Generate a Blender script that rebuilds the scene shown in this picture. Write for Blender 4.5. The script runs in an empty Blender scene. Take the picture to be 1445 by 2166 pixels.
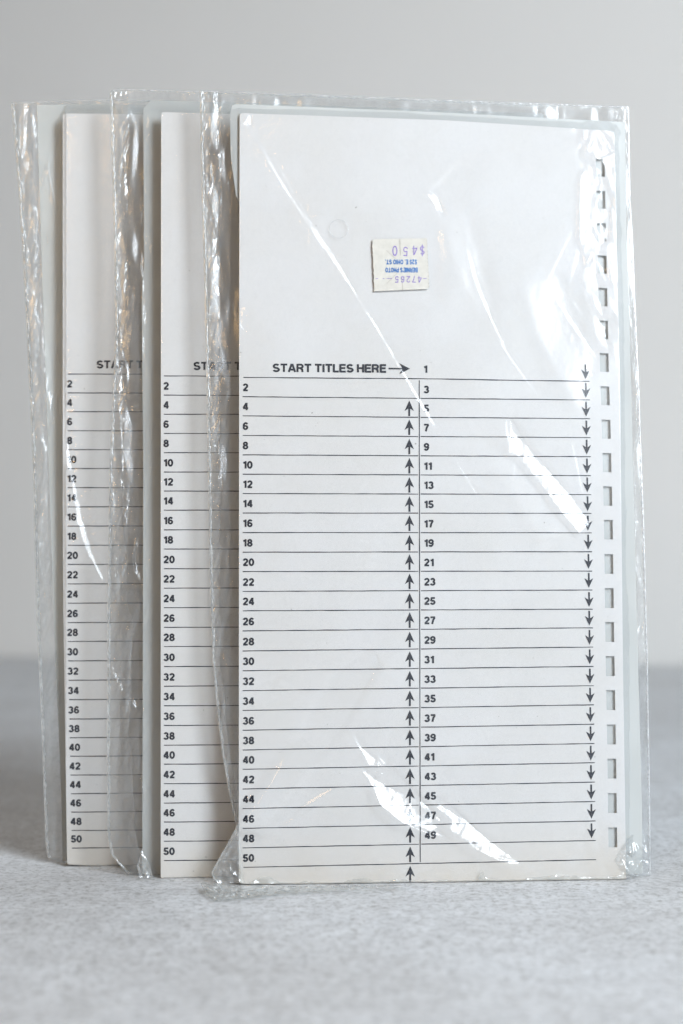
import bpy, math, random
import numpy as np
from math import radians, sin, cos, pi

sc = bpy.context.scene
COL = sc.collection

# ------------------------------------------------------------------ camera
F = 3010.0                      # focal length in photo pixels (50 mm lens on a 24 mm wide sensor)
CX, CY = 722.5, 1083.0
PITCH = math.atan(107.0 / F)    # eye level runs through photo row 1190


def ray(px, py):
    px = np.asarray(px, float); py = np.asarray(py, float)
    x = (px - CX) / F
    z = (CY - py) / F
    return x, cos(PITCH) - z * sin(PITCH), sin(PITCH) + z * cos(PITCH)


_x, _y, _z = ray(505, 1873)
CAM_H = float(-0.510 * _z / _y)   # the front packet stands on the table 51 cm away

cam = bpy.data.cameras.new('camera')
cam.sensor_fit = 'HORIZONTAL'; cam.sensor_width = 24.0; cam.lens = F / 1445 * 24.0
cam.clip_start = 0.02; cam.clip_end = 50
cam.dof.use_dof = True; cam.dof.focus_distance = 0.513; cam.dof.aperture_fstop = 6.0
cam.dof.aperture_blades = 8
cam_o = bpy.data.objects.new('camera', cam); COL.objects.link(cam_o)
cam_o.location = (0, 0, CAM_H); cam_o.rotation_euler = (pi / 2 + PITCH, 0, 0)
sc.camera = cam_o

# ------------------------------------------------------------------ world and lamps
w = bpy.data.worlds.new('World'); sc.world = w; w.use_nodes = True
nt = w.node_tree; bg = nt.nodes['Background']
tc = nt.nodes.new('ShaderNodeTexCoord')
mr = nt.nodes.new('ShaderNodeMapRange'); mr.inputs[1].default_value = -1; mr.inputs[2].default_value = 1
cr = nt.nodes.new('ShaderNodeValToRGB')
dp = nt.nodes.new('ShaderNodeVectorMath'); dp.operation = 'DOT_PRODUCT'   # the room is brightest to the front and right, dim and warm behind and to the left
dp.inputs[1].default_value = (0.50, -0.80, 0.33)
nt.links.new(tc.outputs['Generated'], dp.inputs[0]); nt.links.new(dp.outputs['Value'], mr.inputs[0])
nt.links.new(mr.outputs[0], cr.inputs[0]); nt.links.new(cr.outputs[0], bg.inputs[0])
cr.color_ramp.elements[0].color = (0.30, 0.20, 0.12, 1); cr.color_ramp.elements[0].position = 0.22
cr.color_ramp.elements[1].color = (0.90, 0.94, 1.0, 1); cr.color_ramp.elements[1].position = 0.85
bg.inputs[1].default_value = 0.13


def aim(o, target):
    import mathutils
    d = mathutils.Vector(target) - o.location
    o.rotation_euler = d.to_track_quat('-Z', 'Y').to_euler()


def area(name, loc, target, sx_, sy_, power, colr):
    l = bpy.data.lights.new(name, 'AREA'); l.shape = 'RECTANGLE'; l.size = sx_; l.size_y = sy_
    l.energy = power; l.color = colr
    o = bpy.data.objects.new(name, l); COL.objects.link(o); o.location = loc; aim(o, target)
    return o


AZ, EL, DW = radians(41), radians(22), 1.75
WIN = (DW * sin(AZ) * cos(EL), 0.52 - DW * cos(AZ) * cos(EL), 0.14 + DW * sin(EL))
win = area('window_light', WIN, (0, 0.52, 0.14), 0.78, 1.30, 104.0, (0.835, 0.92, 1.0))
# made-up fade of the window lamp towards its edges, for soft-edged highlights
win.data.use_nodes = True; lt = win.data.node_tree
em = lt.nodes['Emission']; ge = lt.nodes.new('ShaderNodeNewGeometry'); xy = lt.nodes.new('ShaderNodeSeparateXYZ')
lt.links.new(ge.outputs['Parametric'], xy.inputs[0])
fac = None
for k in (0, 1):
    a_ = lt.nodes.new('ShaderNodeMath'); a_.operation = 'PINGPONG'; a_.inputs[1].default_value = 0.5
    lt.links.new(xy.outputs[k], a_.inputs[0])
    m_ = lt.nodes.new('ShaderNodeMapRange'); m_.interpolation_type = 'SMOOTHSTEP'
    m_.inputs[1].default_value = 0.0; m_.inputs[2].default_value = 0.36
    lt.links.new(a_.outputs[0], m_.inputs[0])
    if fac is None:
        fac = m_.outputs[0]
    else:
        q_ = lt.nodes.new('ShaderNodeMath'); q_.operation = 'MULTIPLY'
        lt.links.new(fac, q_.inputs[0]); lt.links.new(m_.outputs[0], q_.inputs[1]); fac = q_.outputs[0]
lt.links.new(fac, em.inputs['Strength'])


def bulb(loc, power, r):
    l = bpy.data.lights.new('warm_bulb', 'POINT'); l.energy = power; l.shadow_soft_size = r
    l.color = (1.0, 0.62, 0.26)
    o = bpy.data.objects.new('warm_bulb', l); COL.objects.link(o); o.location = loc


LAMP = (-0.26, -0.34, 0.46)
bulb(LAMP, 3.4, 0.10)
for p in [(-0.12, -0.35, 0.55), (-0.38, -0.18, 0.36), (0.02, -0.50, 0.78), (-0.34, 0.02, 0.60), (-0.45, -0.3, 0.2)]:
    bulb(p, 0.40, 0.014)

sc.view_settings.view_transform = 'Standard'; sc.view_settings.look = 'None'
sc.view_settings.exposure = 0.0; sc.view_settings.gamma = 1.0
try:
    sc.cycles.use_denoising = True
    sc.cycles.transparent_max_bounces = 32; sc.cycles.max_bounces = 12
    sc.cycles.sample_clamp_indirect = 6.0
    sc.cycles.caustics_reflective = False; sc.cycles.caustics_refractive = False
except Exception:
    pass


# ------------------------------------------------------------------ materials
def mat(name):
    m = bpy.data.materials.new(name); m.use_nodes = True
    return m, m.node_tree, m.node_tree.nodes['Principled BSDF']


def noise(nt, scale, detail=4, rough=0.55, vec=None, dist=0.0):
    n = nt.nodes.new('ShaderNodeTexNoise'); n.inputs['Scale'].default_value = scale
    n.inputs['Detail'].default_value = detail; n.inputs['Roughness'].default_value = rough
    n.inputs['Distortion'].default_value = dist
    if vec is not None:
        nt.links.new(vec, n.inputs['Vector'])
    return n.outputs['Fac']


def ramp(nt, fac, stops):
    r = nt.nodes.new('ShaderNodeValToRGB'); nt.links.new(fac, r.inputs[0])
    el = r.color_ramp.elements
    while len(el) < len(stops):
        el.new(0.5)
    for e, (p, c) in zip(el, stops):
        e.position = p; e.color = c if len(c) == 4 else (*c, 1)
    return r.outputs[0]


def mixc(nt, a, b, fac, mode='MIX'):
    m = nt.nodes.new('ShaderNodeMix'); m.data_type = 'RGBA'; m.blend_type = mode
    for s, v in ((m.inputs[0], fac), (m.inputs[6], a), (m.inputs[7], b)):
        if isinstance(v, (int, float)):
            s.default_value = v
        elif isinstance(v, tuple):
            s.default_value = (*v, 1) if len(v) == 3 else v
        else:
            nt.links.new(v, s)
    return m.outputs[2]


def bump(nt, h, strength, dist, bsdf):
    b = nt.nodes.new('ShaderNodeBump'); b.inputs['Strength'].default_value = strength
    b.inputs['Distance'].default_value = dist
    nt.links.new(h, b.inputs['Height']); nt.links.new(b.outputs[0], bsdf.inputs['Normal'])


def objco(nt):
    t = nt.nodes.new('ShaderNodeTexCoord'); return t.outputs['Object']


def mathn(nt, op, a, b=None):
    n = nt.nodes.new('ShaderNodeMath'); n.operation = op
    for s, v in zip(n.inputs, (a, b)):
        if v is None:
            continue
        if isinstance(v, (int, float)):
            s.default_value = v
        else:
            nt.links.new(v, s)
    return n.outputs[0]


# mottled pale stone table
M_TABLE, nt, b = mat('mottled_stone')
v = objco(nt)
n1 = noise(nt, 400, 8, 0.80, v, 0.6); n2 = noise(nt, 95, 4, 0.6, v); n3 = noise(nt, 14, 3, 0.5, v)
c1 = ramp(nt, n1, [(0.39, (0.52, 0.52, 0.52)), (0.47, (0.75, 0.77, 0.79)), (0.55, (0.90, 0.92, 0.95))])
c2 = ramp(nt, n2, [(0.36, (0.87, 0.865, 0.86)), (0.60, (1.0, 1.0, 1.0))])
c3 = ramp(nt, n3, [(0.35, (0.90, 0.89, 0.88)), (0.65, (1.0, 1.0, 1.0))])
nt.links.new(mixc(nt, mixc(nt, c1, c2, 1.0, 'MULTIPLY'), c3, 1.0, 'MULTIPLY'), b.inputs['Base Color'])
b.inputs['Roughness'].default_value = 0.55
bump(nt, n1, 0.35, 0.0006, b)

M_WALL, nt, b = mat('plain_wall_paint')
v = objco(nt)
nw = noise(nt, 2.2, 3, 0.5, v)
nt.links.new(ramp(nt, nw, [(0.3, (0.91, 0.88, 0.835)), (0.7, (0.94, 0.91, 0.87))]), b.inputs['Base Color'])
b.inputs['Roughness'].default_value = 0.8
bump(nt, noise(nt, 160, 3, 0.5, v), 0.2, 0.001, b)

# matte card stock with a little foxing towards its lower end
M_CARD, nt, b = mat('white_card_stock')
v = objco(nt)
fib = noise(nt, 1500, 4, 0.7, v); blot = noise(nt, 60, 4, 0.6, v)
sp = nt.nodes.new('ShaderNodeSeparateXYZ'); nt.links.new(v, sp.inputs[0])
zr = nt.nodes.new('ShaderNodeMapRange'); nt.links.new(sp.outputs[2], zr.inputs[0])
zr.inputs[1].default_value = 0.0; zr.inputs[2].default_value = 0.022
zr.inputs[3].default_value = 1.0; zr.inputs[4].default_value = 0.0
stain = mathn(nt, 'MULTIPLY', zr.outputs[0], blot)
base = ramp(nt, fib, [(0.3, (0.652, 0.650, 0.646)), (0.7, (0.695, 0.693, 0.688))])
base = mixc(nt, base, (0.62, 0.54, 0.42), mathn(nt, 'MULTIPLY', stain, 0.75))
spk = ramp(nt, noise(nt, 700, 2, 0.5, v), [(0.20, (0.35, 0.33, 0.3)), (0.235, (1, 1, 1))])
base = mixc(nt, base, spk, 0.8, 'MULTIPLY')
base = mixc(nt, base, ramp(nt, noise(nt, 26, 5, 0.6, v), [(0.32, (0.955, 0.945, 0.925)), (0.62, (1, 1, 1))]), 1.0, 'MULTIPLY')
nt.links.new(base, b.inputs['Base Color']); b.inputs['Roughness'].default_value = 0.7
b.inputs['Specular IOR Level'].default_value = 0.25
bump(nt, fib, 0.15, 0.00005, b)

M_INK, nt, b = mat('blue_black_ink')
v = objco(nt)
nt.links.new(ramp(nt, noise(nt, 3200, 3, 0.7, v), [(0.33, (0.006, 0.008, 0.015)), (0.8, (0.028, 0.032, 0.046))]), b.inputs['Base Color'])
b.inputs['Roughness'].default_value = 0.6; b.inputs['Specular IOR Level'].default_value = 0.2

# frosted vinyl pages
def vinyl(name, c0, c1, opacity):
    m, nt, b = mat(name)
    v = objco(nt)
    nt.links.new(ramp(nt, noise(nt, 22, 3, 0.5, v), [(0.3, c0), (0.7, c1)]), b.inputs['Base Color'])
    b.inputs['Roughness'].default_value = 0.38
    bump(nt, noise(nt, 60, 3, 0.5, v), 0.25, 0.0006, b)
    tr = nt.nodes.new('ShaderNodeBsdfTransparent'); tr.inputs[0].default_value = (0.93, 0.95, 0.94, 1)
    mx = nt.nodes.new('ShaderNodeMixShader'); mx.inputs[0].default_value = opacity
    out = nt.nodes['Material Output']
    nt.links.new(tr.outputs[0], mx.inputs[1]); nt.links.new(b.outputs[0], mx.inputs[2]); nt.links.new(mx.outputs[0], out.inputs[0])
    return m


M_VINYL = vinyl('frosted_vinyl', (0.56, 0.58, 0.572), (0.66, 0.678, 0.668), 0.62)
M_VINYL_PALE = vinyl('pale_frosted_vinyl', (0.555, 0.575, 0.565), (0.625, 0.645, 0.635), 0.80)


def film_material(name, tint, rough, haze, f0, bump_s=0.0):
    m, nt, b = mat(name)
    nt.nodes.remove(b)
    out = nt.nodes['Material Output']
    v = objco(nt)
    lw = nt.nodes.new('ShaderNodeLayerWeight'); lw.inputs[0].default_value = 0.5
    p5 = mathn(nt, 'POWER', lw.outputs['Facing'], 4.0)
    fr = mathn(nt, 'ADD', mathn(nt, 'MULTIPLY', p5, 0.85), f0)
    tr = nt.nodes.new('ShaderNodeBsdfTransparent'); tr.inputs[0].default_value = (*tint, 1)
    gl = nt.nodes.new('ShaderNodeBsdfGlossy'); gl.inputs['Roughness'].default_value = rough
    gl.inputs['Color'].default_value = (1, 1, 1, 1)
    df = nt.nodes.new('ShaderNodeBsdfDiffuse'); df.inputs[0].default_value = (0.85, 0.87, 0.88, 1)
    bb = nt.nodes.new('ShaderNodeBump'); bb.inputs['Strength'].default_value = 0.30 + bump_s
    bb.inputs['Distance'].default_value = 0.00006
    nt.links.new(noise(nt, 900, 3, 0.6, v), bb.inputs['Height'])
    nt.links.new(bb.outputs[0], gl.inputs['Normal'])
    g2 = nt.nodes.new('ShaderNodeBsdfGlossy'); g2.inputs['Roughness'].default_value = rough * 1.6 + .20
    nt.links.new(bb.outputs[0], g2.inputs['Normal'])
    mg = nt.nodes.new('ShaderNodeMixShader'); mg.inputs[0].default_value = .46
    nt.links.new(gl.outputs[0], mg.inputs[1]); nt.links.new(g2.outputs[0], mg.inputs[2])
    gl = mg
    sc_ = ramp(nt, noise(nt, 240, 4, 0.75, v, 1.5), [(0.45, (haze, haze, haze)), (0.75, (haze * 3, haze * 3, haze * 3))])
    m1 = nt.nodes.new('ShaderNodeMixShader'); nt.links.new(sc_, m1.inputs[0])
    nt.links.new(tr.outputs[0], m1.inputs[1]); nt.links.new(df.outputs[0], m1.inputs[2])
    m2 = nt.nodes.new('ShaderNodeMixShader'); nt.links.new(fr, m2.inputs[0])
    nt.links.new(m1.outputs[0], m2.inputs[1]); nt.links.new(gl.outputs[0], m2.inputs[2])
    nt.links.new(m2.outputs[0], out.inputs[0])
    return m


M_FILM = film_material('clear_film', (0.965, 0.968, 0.972), 0.16, 0.011, 0.056)
M_FILMB = film_material('clear_film_back', (0.945, 0.95, 0.945), 0.14, 0.045, 0.05)
M_SEAM = film_material('sealed_film_edge', (0.80, 0.82, 0.82), 0.16, 0.22, 0.14, 0.4)

M_SEAM2 = film_material('folded_film', (0.88, 0.885, 0.865), 0.12, 0.10, 0.10, 0.2)
M_FOLD = film_material('crinkled_film', (0.93, 0.935, 0.935), 0.10, 0.035, 0.075, 0.2)

M_STICK, nt, b = mat('cream_sticker_paper')
v = objco(nt)
nt.links.new(ramp(nt, noise(nt, 500, 4, 0.6, v), [(0.3, (0.56, 0.545, 0.495)), (0.7, (0.63, 0.615, 0.565))]), b.inputs['Base Color'])
b.inputs['Roughness'].default_value = 0.75


def inkmat(name, c, c2):
    m, nt, b = mat(name)
    nt.links.new(ramp(nt, noise(nt, 2600, 3, 0.7, objco(nt)), [(0.35, c), (0.7, c2)]), b.inputs['Base Color'])
    b.inputs['Roughness'].default_value = 0.6
    return m


M_BLUE = inkmat('blue_sticker_ink', (0.01, 0.12, 0.42), (0.03, 0.22, 0.55))
M_PURPLE = inkmat('purple_stamp_ink', (0.16, 0.10, 0.42), (0.42, 0.36, 0.62))
M_SLIT = inkmat('sticker_slit', (0.30, 0.28, 0.25), (0.50, 0.47, 0.42))


# ------------------------------------------------------------------ mesh helpers
def mesh_obj(name, verts, faces, material, parent=None, smooth=False):
    me = bpy.data.meshes.new(name)
    me.from_pydata([tuple(map(float, p)) for p in verts], [], [tuple(map(int, f)) for f in faces])
    me.materials.append(material)
    if smooth:
        me.shade_smooth()
    o = bpy.data.objects.new(name, me); COL.objects.link(o)
    if parent is not None:
        o.parent = parent
    return o


def grid_obj(name, P, material, parent=None):
    """P: (R, C, 3) array -> smooth quad grid, built fast."""
    R, C = P.shape[:2]
    idx = np.arange(R * C).reshape(R, C)
    q = np.stack([idx[:-1, :-1], idx[1:, :-1], idx[1:, 1:], idx[:-1, 1:]], -1).reshape(-1, 4)
    me = bpy.data.meshes.new(name)
    me.vertices.add(R * C); me.vertices.foreach_set('co', P.reshape(-1).astype(np.float32))
    me.loops.add(q.size); me.loops.foreach_set('vertex_index', q.reshape(-1).astype(np.int32))
    me.polygons.add(len(q)); me.polygons.foreach_set('loop_start', np.arange(0, q.size, 4, dtype=np.int32))
    me.materials.append(material); me.update(calc_edges=True); me.shade_smooth()
    o = bpy.data.objects.new(name, me); COL.objects.link(o)
    if parent is not None:
        o.parent = parent
    return o


def tag(o, label=None, cat=None, group=None, kind=None):
    for k, x in (('label', label), ('category', cat), ('group', group), ('kind', kind)):
        if x:
            o[k] = x
    return o


def empty(name, loc):
    o = bpy.data.objects.new(name, None); COL.objects.link(o); o.location = loc
    o.empty_display_size = 0.02
    return o


def keep_world(o, parent):
    """children are modelled in world coordinates; the parent Empty only shifts them"""
    o.parent = parent
    o.location = (-parent.location[0], -parent.location[1], -parent.location[2])


rng = np.random.default_rng(7)


def lattice(seed, n=256):
    return np.random.default_rng(seed).uniform(-1, 1, (n, n))


def vnoise(x, y, seed):
    L = lattice(seed); n = L.shape[0]
    xi = np.floor(x).astype(int); yi = np.floor(y).astype(int)
    fx = x - xi; fy = y - yi
    fx = fx * fx * fx * (fx * (fx * 6 - 15) + 10); fy = fy * fy * fy * (fy * (fy * 6 - 15) + 10)
    a = L[xi % n, yi % n]; b_ = L[(xi + 1) % n, yi % n]; c = L[xi % n, (yi + 1) % n]; d = L[(xi + 1) % n, (yi + 1) % n]
    return (a * (1 - fx) + b_ * fx) * (1 - fy) + (c * (1 - fx) + d * fx) * fy


def facets(x, y, seed):
    """linear interpolation over a triangle lattice: flat facets with sharp creases, as in crumpled film"""
    L = lattice(seed); n = L.shape[0]
    k = (x + y) * 0.366; xs = x + k; ys = y + k
    xi = np.floor(xs).astype(int); yi = np.floor(ys).astype(int)
    fx = xs - xi; fy = ys - yi
    a = L[xi % n, yi % n]; d = L[(xi + 1) % n, (yi + 1) % n]
    up = fx > fy
    m = np.where(up, L[(xi + 1) % n, yi % n], L[xi % n, (yi + 1) % n])
    hi = np.maximum(fx, fy); lo = np.minimum(fx, fy)
    return a * (1 - hi) + m * (hi - lo) + d * lo


def sstep(a, b_, x):
    t = np.clip((x - a) / (b_ - a), 0, 1); return t * t * (3 - 2 * t)


def curve(pts):
    p = np.array(pts, float)
    return lambda q: np.interp(q, p[:, 0], p[:, 1])


# ------------------------------------------------------------------ a standing sheet: outline plus distance
class Surf:
    """Edges xl, xr (functions of the row) and yt, yb (functions of the column) and the distance of the four corners."""

    def __init__(s, xl, xr, yt, yb, depths, bow=0.0, box=None):
        s.xl, s.xr, s.yt, s.yb = map(curve, (xl, xr, yt, yb))
        s.inv = [1 / d for d in depths]                    # TL, TR, BL, BR
        s.bow = bow
        s.box = box or (xl[0][1], xr[0][1], xl[-1][1], xr[-1][1], yt[0][1], yb[0][1])

    def uv(s, px, py):
        x0t, x1t, x0b, x1b, y0, y1 = s.box
        v = (py - y0) / (y1 - y0)
        a = x0t + (x0b - x0t) * v; b_ = x1t + (x1b - x1t) * v
        return (px - a) / (b_ - a), v

    def depth(s, px, py):
        u, v = s.uv(np.asarray(px, float), np.asarray(py, float))
        i = (s.inv[0] * (1 - u) + s.inv[1] * u) * (1 - v) + (s.inv[2] * (1 - u) + s.inv[3] * u) * v
        uc = np.clip(u, 0, 1); vc = np.clip(v, 0, 1)
        return 1 / i - s.bow * np.sin(pi * vc) * (0.6 + 0.4 * np.sin(pi * uc))

    def P(s, px, py, off=0.0):
        """point on the sheet; off in metres towards the viewer's side"""
        dx, dy, dz = ray(px, py)
        t = (s.depth(px, py) - off) / dy
        return np.stack([dx * t, dy * t, CAM_H + dz * t], -1)

    def grid(s, S, T):
        X = np.zeros((len(T), len(S))); Y = np.zeros_like(X)
        S2, T2 = np.meshgrid(S, T)
        x = s.xl(np.full_like(S2, 1000)) * (1 - S2) + s.xr(np.full_like(S2, 1000)) * S2
        for _ in range(3):
            y = s.yt(x) * (1 - T2) + s.yb(x) * T2
            x = s.xl(y) * (1 - S2) + s.xr(y) * S2
        return x, y


def lift(P, zmin=0.0004):
    P = P.copy(); P[..., 2] = np.maximum(P[..., 2], zmin); return P


# ------------------------------------------------------------------ setting
def backdrop():
    # table: one thick slab whose far edge meets the wall
    yl, yr = 1.80, 1.53
    xs = np.array([-2.0, 2.0])
    far = lambda x: 1.655 - 0.145 * x / 0.42 * 0.6
    v = []
    for z in (0.0, -0.03):
        v += [(-1.6, -0.6, z), (1.6, -0.6, z), (1.6, far(1.6), z), (-1.6, far(-1.6), z)]
    t = mesh_obj('tabletop', v, [(0, 1, 2, 3), (7, 6, 5, 4), (0, 4, 5, 1), (1, 5, 6, 2), (2, 6, 7, 3), (3, 7, 4, 0)], M_TABLE)
    tag(t, 'pale grey mottled stone tabletop under the packets', kind='structure')
    a = (-3.0, far(-3.0) + .004); b_ = (3.0, far(3.0) + .004)
    v = []
    for z in (-0.9, 2.4):
        v += [(a[0], a[1], z), (b_[0], b_[1], z), (b_[0], b_[1] + .08, z), (a[0], a[1] + .08, z)]
    t = mesh_obj('wall', v, [(0, 1, 5, 4), (1, 2, 6, 5), (2, 3, 7, 6), (3, 0, 4, 7), (4, 5, 6, 7), (3, 2, 1, 0)], M_WALL)
    tag(t, 'plain light grey wall out of focus behind the table', kind='structure')


backdrop()

# ------------------------------------------------------------------ lettering: bold grotesque strokes
def arc(cx, cy, rx, ry, a0, a1, n=12):
    return [(cx + rx * cos(radians(a0 + (a1 - a0) * i / n)), cy + ry * sin(radians(a0 + (a1 - a0) * i / n))) for i in range(n + 1)]


G = {  # ink width, strokes (centre lines), cap height 1
    '0': (.66, [arc(.33, .5, .235, .41, 90, 450, 22)]),
    '1': (.46, [[(.345, 0), (.345, 1)], [(.06, .76), (.33, .80)]]),
    '2': (.66, [arc(.33, .68, .225, .23, 172, -28) + [(.16, .17), (.13, .09)], [(.04, .09), (.63, .09)]]),
    '3': (.66, [arc(.32, .705, .2, .205, 165, -90), arc(.32, .295, .235, .205, 90, -168, 14)]),
    '4': (.68, [[(.47, 0), (.47, 1)], [(.43, .95), (.08, .31)], [(.03, .285), (.67, .285)]]),
    '5': (.66, [[(.60, .91), (.17, .91)], [(.19, .99), (.13, .48)], arc(.32, .32, .235, .225, 140, -165, 14)]),
    '6': (.66, [arc(.33, .31, .225, .22, 90, 450, 18), arc(.36, .5, .26, .41, 180, 40, 10)]),
    '7': (.64, [[(.03, .91), (.62, .91)], [(.57, .88), (.38, .55), (.25, .0)]]),
    '8': (.66, [arc(.33, .72, .195, .19, 90, 450, 16), arc(.33, .29, .235, .205, 90, 450, 18)]),
    '9': (.66, [arc(.33, .69, .225, .22, 90, 450, 18), arc(.30, .5, .26, .41, 0, -140, 10)]),
    'S': (.78, [arc(.39, .71, .27, .20, 25, 200, 10) + arc(.39, .69, .27, .20, 215, 262, 3) + arc(.39, .28, .29, .20, 80, 20, 4) + arc(.39, .295, .29, .205, 0, -165, 12)]),
    'T': (.76, [[(.38, 0), (.38, .83)], [(0, .91), (.76, .91)]]),
    'A': (.86, [[(.08, 0), (.40, 1)], [(.78, 0), (.46, 1)], [(.2, .29), (.66, .29)]]),
    'R': (.80, [[(.10, 0), (.10, 1)], [(.1, .91), (.46, .91)] + arc(.46, .70, .21, .21, 80, -80, 8) + [(.1, .49)], [(.45, .45), (.62, .32), (.66, .0)]]),
    'I': (.24, [[(.12, 0), (.12, 1)]]),
    'L': (.64, [[(.10, 0), (.10, 1)], [(.1, .09), (.64, .09)]]),
    'E': (.70, [[(.10, 0), (.10, 1)], [(.1, .91), (.69, .91)], [(.1, .52), (.64, .52)], [(.1, .09), (.70, .09)]]),
    'H': (.78, [[(.10, 0), (.10, 1)], [(.68, 0), (.68, 1)], [(.1, .52), (.68, .52)]]),
    'B': (.78, [[(.10, 0), (.10, 1)], [(.1, .91), (.44, .91)] + arc(.44, .71, .19, .20, 80, -80, 8) + [(.1, .51)], [(.44, .50)] + arc(.46, .295, .21, .205, 80, -80, 8) + [(.1, .09)]]),
    'N': (.80, [[(.10, 0), (.10, 1)], [(.70, 0), (.70, 1)], [(.12, .97), (.68, .03)]]),
    'P': (.74, [[(.10, 0), (.10, 1)], [(.1, .91), (.44, .91)] + arc(.44, .68, .21, .23, 80, -80, 8) + [(.1, .45)]]),
    'O': (.86, [arc(.43, .5, .32, .41, 90, 450, 22)]),
    "'": (.2, [[(.1, .66), (.1, 1)]]),
    '.': (.24, [[(.12, 0), (.12, .2)]]),
    '$': (.66, [arc(.33, .70, .23, .18, 25, 200, 8) + [(.33, .52)] + arc(.33, .30, .24, .19, 70, -165, 12), [(.33, -.12), (.33, 1.12)]]),
    '-': (.5, [[(.02, .48), (.48, .48)]]),
    ' ': (.22, []),
}


def ribbon(pts, wd):
    p = np.array(pts, float); n = len(p)
    closed = np.allclose(p[0], p[-1]) and n > 4
    L, R = [], []
    for i in range(n):
        a = p[i] - p[i - 1] if i > 0 else (p[-1] - p[-2] if closed else p[1] - p[0])
        c = p[i + 1] - p[i] if i < n - 1 else (p[1] - p[0] if closed else p[-1] - p[-2])
        a = a / (np.linalg.norm(a) + 1e-9); c = c / (np.linalg.norm(c) + 1e-9)
        na = np.array([-a[1], a[0]]); nc = np.array([-c[1], c[0]])
        m = na + nc; m = m / (np.linalg.norm(m) + 1e-9)
        k = wd / 2 / max(0.5, float(m @ na))
        L.append(p[i] + m * k); R.append(p[i] - m * k)
    return L, R


def text_mesh(txt, weight=.19, track=.10):
    """list of (2-D verts, quads, layer) in cap-height units, and the total width"""
    vs, fs, lay = [], [], []
    x = 0.0; li = 0
    for ch in txt:
        wd, strokes = G[ch]
        for st in strokes:
            Lp, Rp = ribbon(st, weight)
            b0 = len(vs)
            for a, c in zip(Lp, Rp):
                vs += [(a[0] + x, a[1]), (c[0] + x, c[1])]; lay += [li, li]
            fs += [(b0 + 2 * i, b0 + 2 * i + 1, b0 + 2 * i + 3, b0 + 2 * i + 2) for i in range(len(Lp) - 1)]
            li += 1
        x += wd + track
    return np.array(vs), fs, np.array(lay), x - track


INK_OFF = 0.00009


def print_text(surf, txt, px, py, cap, name, parent, material=None, width=None, weight=.19, slope=0.0, track=.10, off=INK_OFF, flip=False, sxy=1.0):
    """txt with its baseline starting at (px, py) on the sheet"""
    v, f, lay, W = text_mesh(txt, weight, track)
    k = (width / (W * cap)) if width else sxy
    gx = v[:, 0] * cap * k; gy = v[:, 1] * cap
    if flip:
        X = px - gx; Y = py + gy
    else:
        X = px + gx; Y = py - gy
    Y = Y + slope * (X - px)
    P = surf.P(X, Y, off) + 0
    # each stroke a few microns above the one before it
    dx, dy, dz = ray(X, Y)
    P[:, 1] -= lay * 2.5e-6
    o = mesh_obj(name, P, f, material or M_INK, None)
    keep_world(o, parent)
    return o


def print_poly(surf, polys, name, parent, material=None, off=INK_OFF):
    vs, fs = [], []
    for pl in polys:
        pl = np.array(pl, float); b0 = len(vs)
        vs += list(surf.P(pl[:, 0], pl[:, 1], off)); fs.append(tuple(range(b0, b0 + len(pl))))
    o = mesh_obj(name, vs, fs, material or M_INK, None)
    keep_world(o, parent)
    return o


def rule_line(surf, x0, y0, x1, y1, wd, name, parent, seed=0, vertical=False, material=None):
    n = max(3, int((abs(x1 - x0) + abs(y1 - y0)) / 22))
    t = np.linspace(0, 1, n + 1); r = np.random.default_rng(seed)
    X = x0 + (x1 - x0) * t; Y = y0 + (y1 - y0) * t
    hw = wd / 2 * (1 + r.uniform(-.22, .22, n + 1))
    jit = r.uniform(-.22, .22, n + 1)
    if vertical:
        A = (X - hw + jit, Y); B = (X + hw + jit, Y)
    else:
        A = (X, Y - hw + jit); B = (X, Y + hw + jit)
    Pa = surf.P(*A, INK_OFF * .8); Pb = surf.P(*B, INK_OFF * .8)
    vs = np.concatenate([Pa, Pb]); m = n + 1
    fs = [(i, i + 1, m + i + 1, m + i) for i in range(n)]
    o = mesh_obj(name, vs, fs, material or M_INK, None); keep_world(o, parent)
    return o


# ------------------------------------------------------------------ cards
SLOT_TOPS = [336.6, 404, 472, 540.5, 609, 678, 747, 817, 887.5, 958, 1028.5, 1099.5, 1172, 1244, 1315.6, 1388, 1460, 1532.7, 1605, 1678, 1750.7]


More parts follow.
